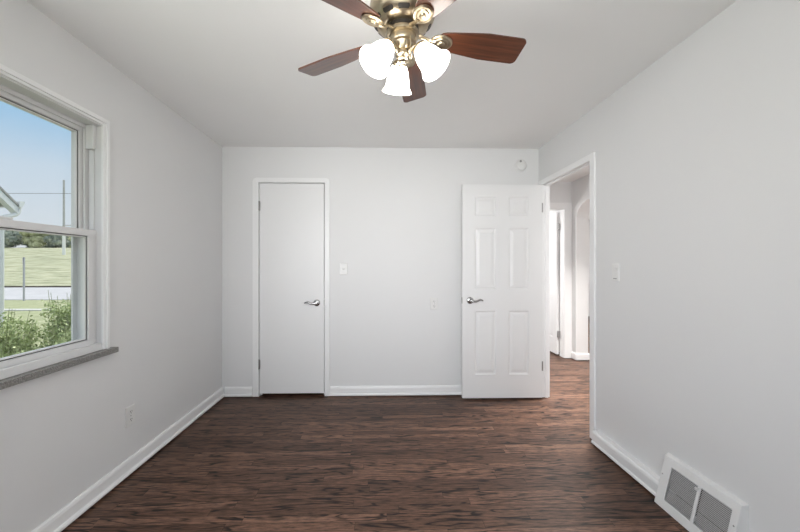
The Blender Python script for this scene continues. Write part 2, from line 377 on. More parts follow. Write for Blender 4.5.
# ------------------------------------------------------------------ closet door (door_1)
def lever(parent, x, y, z, dirx, diry=-1, spring=1.0, name='handle'):
    """rose + stem + wavy lever; dirx = way the lever points, diry = face the rose sits on"""
    bm = bmesh.new()
    mt = Matrix.Translation((x, y, z)) @ Matrix.Rotation(R(90) if diry < 0 else R(-90), 4, 'X')
    lathe(bm, [(0.0, 0.0), (0.0335, 0.0), (0.0335, 0.004), (0.031, 0.009), (0.024, 0.0125), (0.015, 0.0145), (0.0135, 0.030), (0.012, 0.048), (0.0, 0.050)], 28, mt)
    o = link('rose', bm, M['nickel'], parent, smooth=True)
    bm = bmesh.new()
    pts = bez([(x, y + diry * 0.044, z), (x + dirx * 0.022, y + diry * 0.050, z - 0.004), (x + dirx * 0.050, y + diry * 0.052, z - 0.004), (x + dirx * 0.078, y + diry * 0.050, z + 0.010), (x + dirx * 0.100, y + diry * 0.046, z + 0.008), (x + dirx * 0.112, y + diry * 0.042, z + 0.001)], 6)
    n = len(pts); tube(bm, pts, [0.0125 - 0.0065 * i / (n - 1) for i in range(n)], 12, 1.0)
    link(name, bm, M['nickel'], parent, smooth=True)
def hinge(parent, x, y, z, w=0.016, hgt=0.088, name='hinge'):
    bm = bmesh.new()
    lathe(bm, [(0, -hgt / 2 - 0.006), (0.004, -hgt / 2 - 0.005), (0.0065, -hgt / 2), (0.0065, hgt / 2), (0.004, hgt / 2 + 0.005), (0, hgt / 2 + 0.006)], 12, Matrix.Translation((x, y, z)))
    box(bm, (x - w * 0.7, y + 0.002, z - hgt / 2), (x + w * 0.7, y + 0.006, z + hgt / 2))
    return link(name, bm, M['steel'], parent, smooth=True)

trim = struct('trim_1')
def chamf(x0, z0, x1, z1, c): return [(x0, z0), (x0, z1 - c), (x0 + c * 0.3, z1 - c * 0.3), (x0 + c, z1), (x1 - c, z1), (x1 - c * 0.3, z1 - c * 0.3), (x1, z1 - c), (x1, z0)]
def u_casing(bm, ox0, ox1, oz, ix0, ix1, iz, axis, a, b, c=0.036, z0=0.004):
    o = chamf(ox0, z0, ox1, oz, c); i = [(ix0, z0), (ix0, iz - 0.002), (ix0 + 0.0007, iz - 0.0007), (ix0 + 0.002, iz), (ix1 - 0.002, iz), (ix1 - 0.0007, iz - 0.0007), (ix1, iz - 0.002), (ix1, z0)]
    poly = o + i[::-1]
    prism(bm, poly, axis, a, b)
bm = bmesh.new(); u_casing(bm, CX0 - 0.060, CX1 + 0.054, CZ + 0.048, CX0 - 0.004, CX1 + 0.004, CZ + 0.003, 'y', YB - 0.016, YB)
link('casing', bm, M['trim'], trim, bevel=0.005)
bm = boxes(((CX0 - 0.012, YB - 0.004, 0), (CX0 - 0.002, YB + T, CZ)), ((CX1 + 0.002, YB - 0.004, 0), (CX1 + 0.012, YB + T, CZ)), ((CX0 - 0.012, YB - 0.004, CZ + 0.001), (CX1 + 0.012, YB + T, CZ + 0.012)),
           ((CX0, YB + 0.045, 0.0), (CX0 + 0.012, YB + 0.06, CZ)), ((CX1 - 0.012, YB + 0.045, 0.0), (CX1, YB + 0.06, CZ)))
link('jamb', bm, M['trim'], trim)
d1 = struct('door_1', (0, 0, 0), 'narrow plain white flush door with a silver lever, between left wall and light switch', 'door')
link('slab', boxes(((CX0 + 0.003, YB - 0.002, 0.030), (CX1 - 0.004, YB + 0.034, CZ - 0.004))), M['door'], d1, bevel=0.002)
lever(d1, -0.640, YB - 0.002, 0.915, -1)
hinge(d1, CX0 + 0.001, YB - 0.012, 1.862); hinge(d1, CX0 + 0.001, YB - 0.012, 0.318)
link('latch_plate', boxes(((CX1 - 0.0055, YB - 0.004, 0.885), (CX1 + 0.001, YB - 0.001, 0.945))), M['steel'], d1)

# ------------------------------------------------------------------ hall doorway trim and six panel door (door_2)
trim2 = struct('trim_2')
bm = bmesh.new(); u_casing(bm, DY0 - 0.060, DY1 + 0.064, DZ + 0.046, DY0 - 0.004, DY1 + 0.004, DZ - 0.002, 'x', XR - 0.017, XR, 0.010)
link('casing', bm, M['trim'], trim2, bevel=0.005)
bm = bmesh.new(); u_casing(bm, DY0 - 0.060, DY1 + 0.064, DZ + 0.046, DY0 - 0.004, DY1 + 0.004, DZ - 0.002, 'x', XR + TW, XR + TW + 0.017, 0.006)
link('casing', bm, M['trim'], trim2, bevel=0.005)
bm = boxes(((XR - 0.003, DY0 - 0.02, 0.004), (XR + TW + 0.003, DY0, DZ)), ((XR - 0.003, DY1, 0.004), (XR + TW + 0.003, DY1 + 0.02, DZ)), ((XR - 0.003, DY0 - 0.02, DZ), (XR + TW + 0.003, DY1 + 0.02, DZ + 0.02)),
           ((XR + 0.022, DY0, 0.004), (XR + 0.050, DY0 + 0.011, DZ)), ((XR + 0.022, DY1 - 0.011, 0.004), (XR + 0.050, DY1, DZ)), ((XR + 0.022, DY0, DZ - 0.011), (XR + 0.050, DY1, DZ)))
link('jamb', bm, M['trim'], trim2, bevel=0.001)

def panel_door(bm, w, h, t, cols, rows):
    """slab with sunken raised-field panels on both faces; x 0..w, y 0 (front)..t, z 0..h"""
    xs = [0] + [v for c in cols for v in c] + [w]; zs = [0] + [v for r in rows for v in r] + [h]
    def face(yf, s):
        g = {}
        def V(x, y, z):
            k = (round(x, 5), round(y, 5), round(z, 5))
            if k not in g: g[k] = bm.verts.new((x, y, z))
            return g[k]
        for i in range(len(xs) - 1):
            for j in range(len(zs) - 1):
                x0, x1, z0, z1 = xs[i], xs[i + 1], zs[j], zs[j + 1]
                if i % 2 and j % 2:
                    rings = [(0, 0), (0.010, 0.0075), (0.020, 0.0085), (0.046, 0.002), (0.048, 0.002)]
                    L = [[V(x0 + d, yf + s * q, z0 + d), V(x1 - d, yf + s * q, z0 + d), V(x1 - d, yf + s * q, z1 - d), V(x0 + d, yf + s * q, z1 - d)] for d, q in rings]
                    for a, b in zip(L, L[1:]):
                        for k in range(4): bm.faces.new((a[k], a[(k + 1) % 4], b[(k + 1) % 4], b[k]))
                    bm.faces.new(L[-1])
                else: bm.faces.new((V(x0, yf, z0), V(x1, yf, z0), V(x1, yf, z1), V(x0, yf, z1)))
        return g
    face(0, 1); face(t, -1)
    # edges
    for a, b in (((0, 0), (w, 0)), ((w, 0), (w, h)), ((w, h), (0, h)), ((0, h), (0, 0))):
        v = [bm.verts.new(p) for p in ((a[0], 0, a[1]), (b[0], 0, b[1]), (b[0], t, b[1]), (a[0], t, a[1]))]
        bm.faces.new(v)
DX0, DX1, DYF, DZ0, DZ1 = 0.765, 1.534, 3.366, 0.016, 2.054
d2 = struct('door_2', (0, 0, 0), 'white six panel door standing open against the back wall beside the hall doorway', 'door')
bm = bmesh.new()
sx = (DX1 - DX0)
panel_door(bm, sx, DZ1 - DZ0, 0.035, [(0.118, 0.322), (0.443, 0.638)], [(0.222, 0.832), (1.045, 1.622), (1.735, 1.922)])
o = link('slab', bm, M['door'], d2, loc=(DX0, DYF, DZ0))
lever(d2, 0.838, DYF, 0.948, 1); lever(d2, 0.838, DYF + 0.035, 0.948, 1, 1)
link('latch_plate', boxes(((DX0 - 0.002, DYF + 0.006, 0.918), (DX0 + 0.004, DYF + 0.029, 0.976))), M['steel'], d2)
for z in (1.835, 0.318):
    bm = bmesh.new()
    box(bm, (DX1 - 0.006, DYF - 0.003, z - 0.045), (DX1 + 0.005, DYF + 0.032, z + 0.045))
    link('hinge', bm, M['steel'], d2)

# ------------------------------------------------------------------ hall door (door_3)
trim3 = struct('trim_3')
bm = bmesh.new(); u_casing(bm, HX0 - 0.062, XH - 0.001, 2.150, HX0 - 0.004, HX1 + 0.004, 2.062, 'y', YE - 0.018, YE, 0.012)
link('casing', bm, M['trim'], trim3, bevel=0.005)
bm = boxes(((HX0 - 0.02, YE - 0.002, 0.003), (HX0, YE + T, 2.06)), ((HX1, YE - 0.002, 0.003), (HX1 + 0.02, YE + T + 0.002, 2.06)), ((HX0 - 0.02, YE - 0.002, 2.06), (HX1 + 0.02, YE + T, 2.075)))
link('jamb', bm, M['trim'], trim3)
d3 = struct('door_3', (0, 0, 0), 'white panel door open into the far room at the end of the hall', 'door')
bm = bmesh.new()
panel_door(bm, 0.75, 2.02, 0.035, [(0.115, 0.315), (0.435, 0.635)], [(0.222, 0.832), (1.045, 1.622), (1.735, 1.922)])
o = link('slab', bm, M['door'], d3, loc=(HX1 - 0.036, YE + T + 0.012, 0.022)); o.rotation_euler = (0, 0, R(90)); o.location = (HX1 - 0.002, YE + T + 0.012, 0.022)
for z in (1.83, 0.31):
    bm = bmesh.new(); box(bm, (HX1 - 0.030, YE + T - 0.020, z - 0.045), (HX1 + 0.001, YE + T + 0.0105, z + 0.045)); link('hinge', bm, M['nickel'], d3)

# ------------------------------------------------------------------ window_1
w1 = struct('window_1', (0, 0, 0), 'white double hung window with grey stone stool in the left wall', 'window')
bm = bmesh.new()
co_ = rect(WY0 - 0.035, WZ0 + 0.012, WY1 + 0.036, WZ1 + 0.036); ci = rect(WY0 + 0.018, WZ0 + 0.012, WY1 - 0.018, WZ1 - 0.012)
def casing3(bm, x0, x1, oy0, oy1, oz, iy0, iy1, iz, z0):
    prism(bm, [(oy0, z0), (oy0, oz), (oy1, oz), (oy1, z0), (iy1, z0), (iy1, iz), (iy0, iz), (iy0, z0)], 'x', x0, x1)
casing3(bm, XL, XL + 0.012, WY0 - 0.035, WY1 + 0.036, WZ1 + 0.036, WY0 + 0.008, WY1 - 0.008, WZ1 - 0.004, WZ0 + 0.012)
casing3(bm, XL, XL + 0.020, WY0 - 0.030, WY1 + 0.031, WZ1 + 0.031, WY0 - 0.008, WY1 + 0.009, WZ1 + 0.009, WZ0 + 0.012)
link('casing', bm, M['trim'], w1, bevel=0.003)
# frame: jambs with two tracks, head, sloping sill
bm = bmesh.new()
jw = 0.006
for y0, y1 in ((WY0, WY0 + jw), (WY1 - jw, WY1)):
    box(bm, (XO - 0.004, y0, WZ0), (XL, y1, WZ1))
for s, yb in ((1, WY0), (-1, WY1)):
    def jb(xa, xb, d):
        a, b = sorted((yb, yb + s * d)); box(bm, (xa, a, WZ0 + 0.03), (xb, b, WZ1 - 0.005))
    jb(-1.640, -1.628, 0.030)      # parting stop between the tracks
    jb(-1.700, -1.690, 0.034)      # outer stop
box(bm, (XO - 0.012, WY0, WZ1 - 0.010), (XL, WY1, WZ1)); box(bm, (-1.640, WY0, WZ1 - 0.03), (-1.628, WY1, WZ1)); box(bm, (XO - 0.012, WY0, WZ1 - 0.035), (-1.692, WY1, WZ1))
prism(bm, [(XL, WZ0 + 0.012), (XL, WZ0 + 0.046), (XL - 0.024, WZ0 + 0.046), (XL - 0.026, WZ0 + 0.030), (XO - 0.012, WZ0 + 0.012), (XO - 0.03, WZ0 + 0.004), (XO - 0.03, WZ0 - 0.02), (XL, WZ0 - 0.02)], 'y', WY0, WY1) if False else None
box(bm, (XO - 0.03, WY0, WZ0), (XL - 0.002, WY1, WZ0 + 0.030)); box(bm, (XL - 0.022, WY0 + jw, WZ0 + 0.012), (XL + 0.004, WY1 - jw, WZ0 + 0.050))
link('frame', bm, M['vinyl'], w1, bevel=0.0015)
def sash(name, xf, xb, y0, y1, z0, z1, st, top, bot):
    bm = bmesh.new()
    frame(bm, rect(y0, z0, y1, z1), rect(y0 + st, z0 + bot, y1 - st, z1 - top), 'x', xb, xf)
    g = 0.010; frame(bm, rect(y0 + st - 0.001, z0 + bot - 0.001, y1 - st + 0.001, z1 - top + 0.001), rect(y0 + st + g, z0 + bot + g, y1 - st - g, z1 - top - g), 'x', xb + 0.008, xf - 0.010)
    s = link(name, bm, M['vinyl'], w1, bevel=0.002)
    xm = (xf + xb) / 2
    link('pane', boxes(((xm - 0.002, y0 + st + 0.004, z0 + bot + 0.004), (xm + 0.002, y1 - st - 0.004, z1 - top - 0.004))), M['glass'], s)
    bm = bmesh.new(); frame(bm, rect(y0 + st + 0.001, z0 + bot + 0.001, y1 - st - 0.001, z1 - top - 0.001), rect(y0 + st + 0.0045, z0 + bot + 0.0045, y1 - st - 0.0045, z1 - top - 0.0045), 'x', xf - 0.0100, xf - 0.0085)
    link('gasket', bm, M['gasket'], s)
    return s
MZ = 1.437
sash('upper_sash', -1.642, -1.686, WY0 + 0.012, WY1 - 0.012, MZ, WZ1 - 0.010, 0.036, 0.040, 0.034)
lo = sash('lower_sash', -1.584, -1.626, WY0 + 0.006, WY1 - 0.006, WZ0 + 0.046, MZ + 0.036, 0.055, 0.034, 0.030)
bm = boxes(((-1.626, 1.515, MZ + 0.036), (-1.590, 1.567, MZ + 0.048))); link('latch', bm, M['vinyl'], lo, bevel=0.003)
link('stool', boxes(((-1.600, WY0 - 0.055, WZ0 - 0.018), (XL + 0.040, WY1 + 0.070, WZ0 + 0.011))), M['stone'], w1, bevel=0.003)
# vinyl balance cover blocks in the upper track
bm = boxes(((-1.626, WY1 - 0.030, 1.92), (-1.586, WY1 - 0.006, WZ1 - 0.011)), ((-1.618, WY1 - 0.014, MZ + 0.04), (-1.594, WY1 - 0.006, 1.92)))
link('track_cover', bm, M['vinyl'], w1, bevel=0.002)

# ------------------------------------------------------------------ ceiling fan
FX, FY = 0.085, 1.470
fan = thing('ceiling_fan', 'antique brass hugger ceiling fan with five dark wood blades and three lit glass shades', 'ceiling fan', (FX, FY, H))
bm = bmesh.new()
lathe(bm, [(0.0, 0.0), (0.110, 0.0), (0.112, -0.014), (0.104, -0.022), (0.104, -0.040), (0.120, -0.054), (0.132, -0.076), (0.137, -0.102), (0.136, -0.126), (0.129, -0.145), (0.118, -0.160), (0.103, -0.174), (0.094, -0.178), (0.088, -0.181), (0.080, -0.182), (0.0, -0.182)], 56)
mh = link('motor_housing', bm, M['brass'], fan, smooth=True)
for k in range(11):      # dark vent slots, pressed tangentially into the bowl
    a0 = 2 * math.pi * k / 11 + 0.13
    bm = bmesh.new(); n = 20; half = 0.20
    P1, P2 = Vector((0.1190, -0.1590)), Vector((0.1075, -0.1700))
    nrm = Vector((P1.y - P2.y, -(P1.x - P2.x))).normalized()
    if nrm.x < 0: nrm = -nrm
    mid = (P1 + P2) / 2; hv = (P1 - P2) / 2
    prof = []
    for i in range(n + 1):
        t = -1 + 2 * i / n; hw = math.sqrt(max(0.0, 1 - max(0, abs(t) - 0.80) ** 2 / 0.20 ** 2)) if abs(t) > 0.80 else 1.0
        hw = max(hw, 0.15); prof.append((a0 + half * t, hw))
    top = []; bot = []
    for a, hw in prof:
        for s, L in ((1, top), (-1, bot)):
            p = mid + hv * hw * s + nrm * 0.0016
            L.append(bm.verts.new((p.x * math.cos(a), p.x * math.sin(a), p.y)))
    for i in range(n): bm.faces.new((top[i], top[i + 1], bot[i + 1], bot[i]))
    ex = bmesh.ops.extrude_face_region(bm, geom=bm.faces[:])
    for v in [g for g in ex['geom'] if isinstance(g, bmesh.types.BMVert)]:
        rr = math.hypot(v.co.x, v.co.y); v.co.x *= (rr - 0.006) / rr; v.co.y *= (rr - 0.006) / rr
    link('vent_slot', bm, M['gapshade'], mh)
bm = bmesh.new(); lathe(bm, [(0.0, -0.181), (0.066, -0.181), (0.066, -0.202), (0.0, -0.202)], 40); link('rotor_gap', bm, M['gapshade'], fan, smooth=True)  # solid dark ring painted as the shaded gap under the motor
bm = bmesh.new(); lathe(bm, [(0.0, -0.198), (0.056, -0.198), (0.068, -0.200), (0.070, -0.207), (0.068, -0.214), (0.058, -0.217), (0.0, -0.217)], 40); link('flywheel', bm, M['brass'], fan, smooth=True)
bm = bmesh.new(); lathe(bm, [(0.0, -0.215), (0.054, -0.215), (0.057, -0.220), (0.057, -0.240), (0.054, -0.245), (0.045, -0.248), (0.042, -0.254), (0.036, -0.266), (0.029, -0.274), (0.0, -0.274)], 40); link('switch_housing', bm, M['brass'], fan, smooth=True)
bm = bmesh.new(); lathe(bm, [(0.0, -0.272), (0.023, -0.272), (0.023, -0.277), (0.029, -0.281), (0.031, -0.290), (0.028, -0.299), (0.021, -0.305), (0.024, -0.311), (0.021, -0.318), (0.012, -0.322), (0.008, -0.330), (0.0, -0.333)], 36); link('light_fitter', bm, M['brass'], fan, smooth=True)

# blades
BZ = -0.211; RB = 0.522; PH = 7.0
def blade_mesh():
    bm = bmesh.new()
    r0, r1 = 0.146, RB
    st = []
    n = 22
    for i in range(n + 1):
        t = i / n; r = r0 + (r1 - r0) * t
        hw = 0.036 + 0.029 * min(1, t / 0.55) ** 0.8
        if t < 0.10: hw *= 0.55 + 0.45 * math.sqrt(1 - (1 - t / 0.10) ** 2)
        st.append((r, hw))
    # rounded, slightly skewed tip
    outl = [(r, hw) for r, hw in st[:-1]]
    tip = []
    c = 0.022; hwT = st[-1][1]
    for k in range(7):
        a = math.pi / 2 * (1 - k / 6); tip.append((r1 - c + c * math.cos(a), hwT - c + c * math.sin(a)))
    upper = outl + tip
    up = []
    for r, hw in upper: up.append((r + 0.0, hw))
    loops = []
    low = [(r, -hw) for r, hw in upper]
    poly = up + low[::-1]
    A = [bm.verts.new((x, y, 0.0035)) for x, y in poly]; B = [bm.verts.new((x, y, -0.0035)) for x, y in poly]
    nn = len(poly); m = nn // 2
    for L, f in ((A, 1), (B, -1)):
        for i in range(m - 1):
            q = (L[i], L[i + 1], L[nn - 2 - i], L[nn - 1 - i]); bm.faces.new(q if f > 0 else q[::-1])
    for i in range(nn): bm.faces.new((A[i], A[(i + 1) % nn], B[(i + 1) % nn], B[i]))
    return bm
def iron_mesh():
    bm = bmesh.new()
    pts = bez([(0.058, 0, 0.009), (0.084, 0, 0.006), (0.112, 0, -0.006), (0.138, 0, -0.010)], 5)
    n = len(pts); tube(bm, pts, [0.0135 - 0.004 * math.sin(math.pi * i / (n - 1)) for i in range(n)], 10, 0.6)
    # oval medallion: two stepped ovals with a raised boss
    def oval(prof, cx):
        mt = Matrix.Translation((cx, 0, -0.006)) @ Matrix.Diagonal((1.12, 0.86, -1, 1)); lathe(bm, prof, 28, mt)
    oval([(0, 0.0), (0.043, 0.0), (0.043, 0.004), (0.038, 0.0075), (0.031, 0.005), (0.027, 0.005), (0.024, 0.009), (0.014, 0.0085), (0.010, 0.013), (0.0, 0.0145)], 0.164)
    return bm
bm0, im0 = blade_mesh(), iron_mesh()
blade0 = link('blade', bm0, M['blade'], fan, bevel=0.0015)
iron0 = link('blade_iron', im0, M['brass'], blade0, smooth=True)
for k in range(5):
    if k == 0: b = blade0
    else:
        b = blade0.copy(); COL.objects.link(b); b.parent = fan
        c = iron0.copy(); COL.objects.link(c); c.parent = b
    a = R(PH + 72 * k)
    b.location = (0, 0, BZ)
    b.rotation_euler = (Matrix.Rotation(a, 4, 'Z') @ Matrix.Rotation(R(2.3), 4, 'Y') @ Matrix.Rotation(R(-13.5), 4, 'X')).to_euler()

# three lamps
def shade_prof():
    o = [(0.026, 0.0), (0.030, -0.006), (0.036, -0.016), (0.043, -0.034), (0.048, -0.056), (0.051, -0.076), (0.055, -0.092), (0.063, -0.106), (0.067, -0.111)]
    i = [(r - 0.003, z) for r, z in o[::-1]]; i[-1] = (0.022, -0.001)
    return o + i
for k, az in enumerate((97, 217, 333)):
    a = R(az); d = Vector((math.cos(a), math.sin(a), 0)); tilt = R(38)
    base = d * 0.072 + Vector((0, 0, -0.278))
    axis = (d * math.sin(tilt) + Vector((0, 0, -math.cos(tilt)))).normalized()
    rot = (-axis).to_track_quat('Z', 'Y').to_matrix().to_4x4(); mt = Matrix.Translation(base) @ rot
    bm = bmesh.new()
    tube(bm, bez([d * 0.022 + Vector((0, 0, -0.290)), d * 0.038 + Vector((0, 0, -0.276)), d * 0.054 + Vector((0, 0, -0.266)), d * 0.066 + Vector((0, 0, -0.270)), base], 5), 0.0085, 10)
    arm = link('lamp_arm', bm, M['brass'], fan, smooth=True)
    bm = bmesh.new(); lathe(bm, [(0, 0.012), (0.012, 0.012), (0.022, 0.006), (0.031, -0.002), (0.032, -0.012), (0.028, -0.014), (0.0, -0.010)], 24, mt); link('lamp_holder', bm, M['brass'], arm, smooth=True)
    bm = bmesh.new(); lathe(bm, shade_prof(), 40, mt @ Matrix.Translation((0, 0, -0.008)), caps=False); link('lamp_shade', bm, M['shade'], fan, smooth=True)
    bm = bmesh.new(); lathe(bm, [(0, -0.012), (0.012, -0.014), (0.014, -0.03), (0.026, -0.055), (0.028, -0.070), (0.022, -0.086), (0.010, -0.094), (0, -0.096)], 20, mt); link('bulb', bm, M['bulb'], fan, smooth=True)
# pull chain with a little fob
bm = bmesh.new()
for k in range(16):
    lathe(bm, [(0, 0.0022), (0.0016, 0.0016), (0.0022, 0), (0.0016, -0.0016), (0, -0.0022)], 8, Matrix.Translation((0.058 * math.cos(R(300)), 0.058 * math.sin(R(300)), -0.240 - 0.0046 * k)))
lathe(bm, [(0, 0.008), (0.004, 0.006), (0.006, -0.004), (0.004, -0.012), (0, -0.014)], 10, Matrix.Translation((0.058 * math.cos(R(300)), 0.058 * math.sin(R(300)), -0.322)))
link('pull_chain', bm, M['brass'], fan, smooth=True)

# ------------------------------------------------------------------ wall plates, detector, register
def plate(bm, w, h, t=0.006):
    """bevelled cover plate in local x (width), z (height), sticking out along -y"""
    def ring(d, y): return [bm.verts.new((sx * (w / 2 - d), y, sz * (h / 2 - d))) for sx, sz in ((-1, -1), (1, -1), (1, 1), (-1, 1))]
    Ls = [ring(0, 0), ring(0, -t * 0.4), ring(0.004, -t)]
    for a, b in zip(Ls, Ls[1:]):
        for k in range(4): bm.faces.new((a[k], a[(k + 1) % 4], b[(k + 1) % 4], b[k]))
    bm.faces.new(Ls[-1]); bm.faces.new(Ls[0])
def screw(bm, x, z, y):
    lathe(bm, [(0, 0.0), (0.003, 0.0), (0.003, 0.0008), (0, 0.0014)], 10, Matrix.Translation((x, y, z)) @ Matrix.Rotation(R(90), 4, 'X'))
def outlet(label, loc, rz, w=0.074, h=0.116):
    t = thing('wall_outlet', label, 'outlet', loc, (0, 0, rz))
    bm = bmesh.new(); plate(bm, w, h); link('cover_plate', bm, M['plastic'], t)
    for z in (0.024, -0.024):
        bm = bmesh.new(); out = []
        for k in range(20):
            a = 2 * math.pi * k / 20; out.append((0.017 * math.cos(a), max(-0.0135, min(0.0135, 0.0175 * math.sin(a))) + z))
        prism(bm, out, 'y', -0.0082, -0.004); rc = link('receptacle', bm, M['plastic'], t)
        bm = boxes(((-0.0075, -0.0090, z - 0.002), (-0.0050, -0.0080, z + 0.008)), ((0.0050, -0.0090, z - 0.001), (0.0075, -0.0080, z + 0.007)))
        lathe(bm, [(0, 0), (0.0026, 0), (0.0026, 0.0008), (0, 0.0008)], 10, Matrix.Translation((0, -0.0082, z - 0.0075)) @ Matrix.Rotation(R(90), 4, 'X'))
        link('slot', bm, M['dark'], rc)
    bm = bmesh.new(); screw(bm, 0, 0, -0.006); link('screw', bm, M['nickel'], t)
def switch(label, loc, rz, rocker=False, w=0.074, h=0.114):
    t = thing('light_switch', label, 'light switch', loc, (0, 0, rz))
    bm = bmesh.new(); plate(bm, w, h); link('cover_plate', bm, M['plastic'], t)
    bm = bmesh.new()
    if rocker:
        prism(bm, [(-0.0062, -0.033), (-0.0075, 0.0), (-0.0115, 0.033), (-0.003, 0.033), (-0.003, -0.033)], 'x', -0.0165, 0.0165)
        link('rocker', bm, M['plastic'], t, bevel=0.0012)
        bm = boxes(((-0.015, -0.0095, -0.0455), (0.015, -0.0058, -0.0395))); link('dimmer_slide', bm, M['damper'], t)
    else:
        prism(bm, [(-0.005, -0.007), (-0.005, 0.006), (-0.019, 0.011), (-0.020, 0.005)], 'x', -0.005, 0.005)
        link('toggle', bm, M['plastic'], t, bevel=0.001)
        for z in (0.030, -0.030):
            bm = bmesh.new(); screw(bm, 0, z, -0.006); link('screw', bm, M['plastic'], t)
outlet('white duplex outlet low on the left wall under the window', (XL, 2.228, 0.352), R(90), 0.082, 0.120)
outlet('small white outlet on the back wall left of the six panel door', (0.513, YB, 0.903), 0)
switch('white toggle switch on the back wall right of the closet door', (-0.376, YB, 1.247), 0)
switch('white slider switch on the right wall near the doorway casing', (XR, 2.327, 1.235), R(-90), True)

sd = thing('smoke_detector', 'round white smoke detector high in the back right corner above the open door', 'smoke detector', (1.371, YB, 2.272))
RX = Matrix.Rotation(R(90), 4, 'X')
bm = bmesh.new(); lathe(bm, [(0, 0), (0.060, 0), (0.060, 0.010), (0.056, 0.013), (0, 0.013)], 40, RX); link('base', bm, M['plastic'], sd, smooth=True)
bm = bmesh.new(); lathe(bm, [(0, 0.012), (0.054, 0.012), (0.054, 0.026), (0.049, 0.034), (0.040, 0.037), (0.0, 0.039)], 40, RX); link('cover', bm, M['plastic'], sd, smooth=True)
bm = bmesh.new(); lathe(bm, [(0, 0.036), (0.011, 0.036), (0.011, 0.0395), (0, 0.0405)], 18, Matrix.Translation((-0.010, 0, 0.033)) @ RX); link('test_button', bm, M['damper'], sd, smooth=True)
bm = bmesh.new(); lathe(bm, [(0, 0.036), (0.004, 0.036), (0.004, 0.040), (0, 0.041)], 10, Matrix.Translation((-0.026, 0, 0.008)) @ RX); link('indicator_lamp', bm, M['register'], sd, smooth=True)
bm = bmesh.new()
for k in range(5):
    a = R(-60 + 24 * k); box(bm, (0.016 + 0.004 * k - 0.001, -0.0395, -0.02 + 0.001 * k), (0.016 + 0.004 * k + 0.001, -0.036, 0.018 - 0.001 * k))
link('sound_slots', bm, M['register'], sd)

# wall register
rg = thing('wall_register', 'white enamel heating register with two fine grilles low on the right wall', 'register', (XR, 1.700, 0.0))
Y0, Y1 = -0.222, 0.188    # local y along the wall
def regx(z): return -0.086 + 0.062 * (z / 0.256)   # face leans: deeper at the bottom
ops_ = ((-0.022, 0.134), (-0.190, -0.038)); OZ0, OZ1 = 0.048, 0.216
bm = bmesh.new()
def rv(y, z, dx=0.0): return bm.verts.new((regx(z) + dx, y, z))
def quad(a, b, c, d): bm.faces.new((a, b, c, d))
ys = [Y0, ops_[1][0], ops_[1][1], ops_[0][0], ops_[0][1], Y1]; zs = [0.003, OZ0, OZ1, 0.256]
gr = {}
for i, y in enumerate(ys):
    for j, z in enumerate(zs):
        for b in (0, 1): gr[i, j, b] = rv(y, z, 0.006 * b)
for i in range(5):
    for j in range(3):
        if j == 1 and i in (1, 3): continue
        for b in (0, 1): quad(gr[i, j, b], gr[i + 1, j, b], gr[i + 1, j + 1, b], gr[i, j + 1, b])
for i in (1, 3):      # inner lips
    for (a, b) in (((i, 1), (i + 1, 1)), ((i + 1, 1), (i + 1, 2)), ((i + 1, 2), (i, 2)), ((i, 2), (i, 1))):
        quad(gr[a[0], a[1], 0], gr[b[0], b[1], 0], gr[b[0], b[1], 1], gr[a[0], a[1], 1])
# returns to the wall
per = [(i, 0) for i in range(6)] + [(5, 1), (5, 2), (5, 3)] + [(i, 3) for i in range(4, -1, -1)] + [(0, 2), (0, 1)]
wl = {}
for (i, j) in per:
    y, z = ys[i], zs[j]; e = 0.007
    wl[i, j] = bm.verts.new((0.0, y + (e if i == 5 else -e if i == 0 else 0), z + (e if j == 3 else 0)))
for a, b in zip(per, per[1:] + per[:1]): quad(gr[a[0], a[1], 0], gr[b[0], b[1], 0], wl[b], wl[a])
link('face_frame', bm, M['register'], rg, bevel=0.002)
for (ya, yb) in ops_:
    bm = bmesh.new(); n = 22
    for k in range(n):
        z = OZ0 + (OZ1 - OZ0) * (k + 0.5) / n; x = regx(z) + 0.002
        prism(bm, [(x, z), (x + 0.0045, z - 0.0018), (x + 0.0045, z - 0.0002), (x, z + 0.0020)], 'y', ya, yb)
    g = link('grille', bm, M['register'], rg)
    bm = bmesh.new()
    for q in range(3):
        z0 = OZ0 + 0.002 + q * 0.056; prism(bm, [(regx(z0) + 0.012, z0), (regx(z0 + 0.053) + 0.012, z0 + 0.053), (regx(z0 + 0.053) + 0.0135, z0 + 0.053), (regx(z0) + 0.0135, z0)], 'y', ya, yb)
    link('damper', bm, M['damper'], g)
bm = boxes(((-0.002, ops_[1][0] - 0.01, OZ0 - 0.01), (-0.0005, ops_[0][1] + 0.01, OZ1 + 0.005))); link('duct_back', bm, M['dark'], rg)
bm = bmesh.new(); box(bm, (regx(0.20) - 0.010, -0.034, 0.203), (regx(0.20) + 0.003, -0.026, 0.209)); box(bm, (regx(0.20) - 0.014, -0.037, 0.200), (regx(0.20) - 0.009, -0.023, 0.212))
link('damper_lever', bm, M['register'], rg, bevel=0.001)
for y in (Y0 + 0.012, Y1 - 0.012):
    bm = bmesh.new(); lathe(bm, [(0, 0), (0.004, 0), (0.003, 0.002), (0, 0.0025)], 10, Matrix.Translation((regx(0.16), y, 0.16)) @ Matrix.Rotation(R(-90), 4, 'Y')); link('screw', bm, M['steel'], rg)

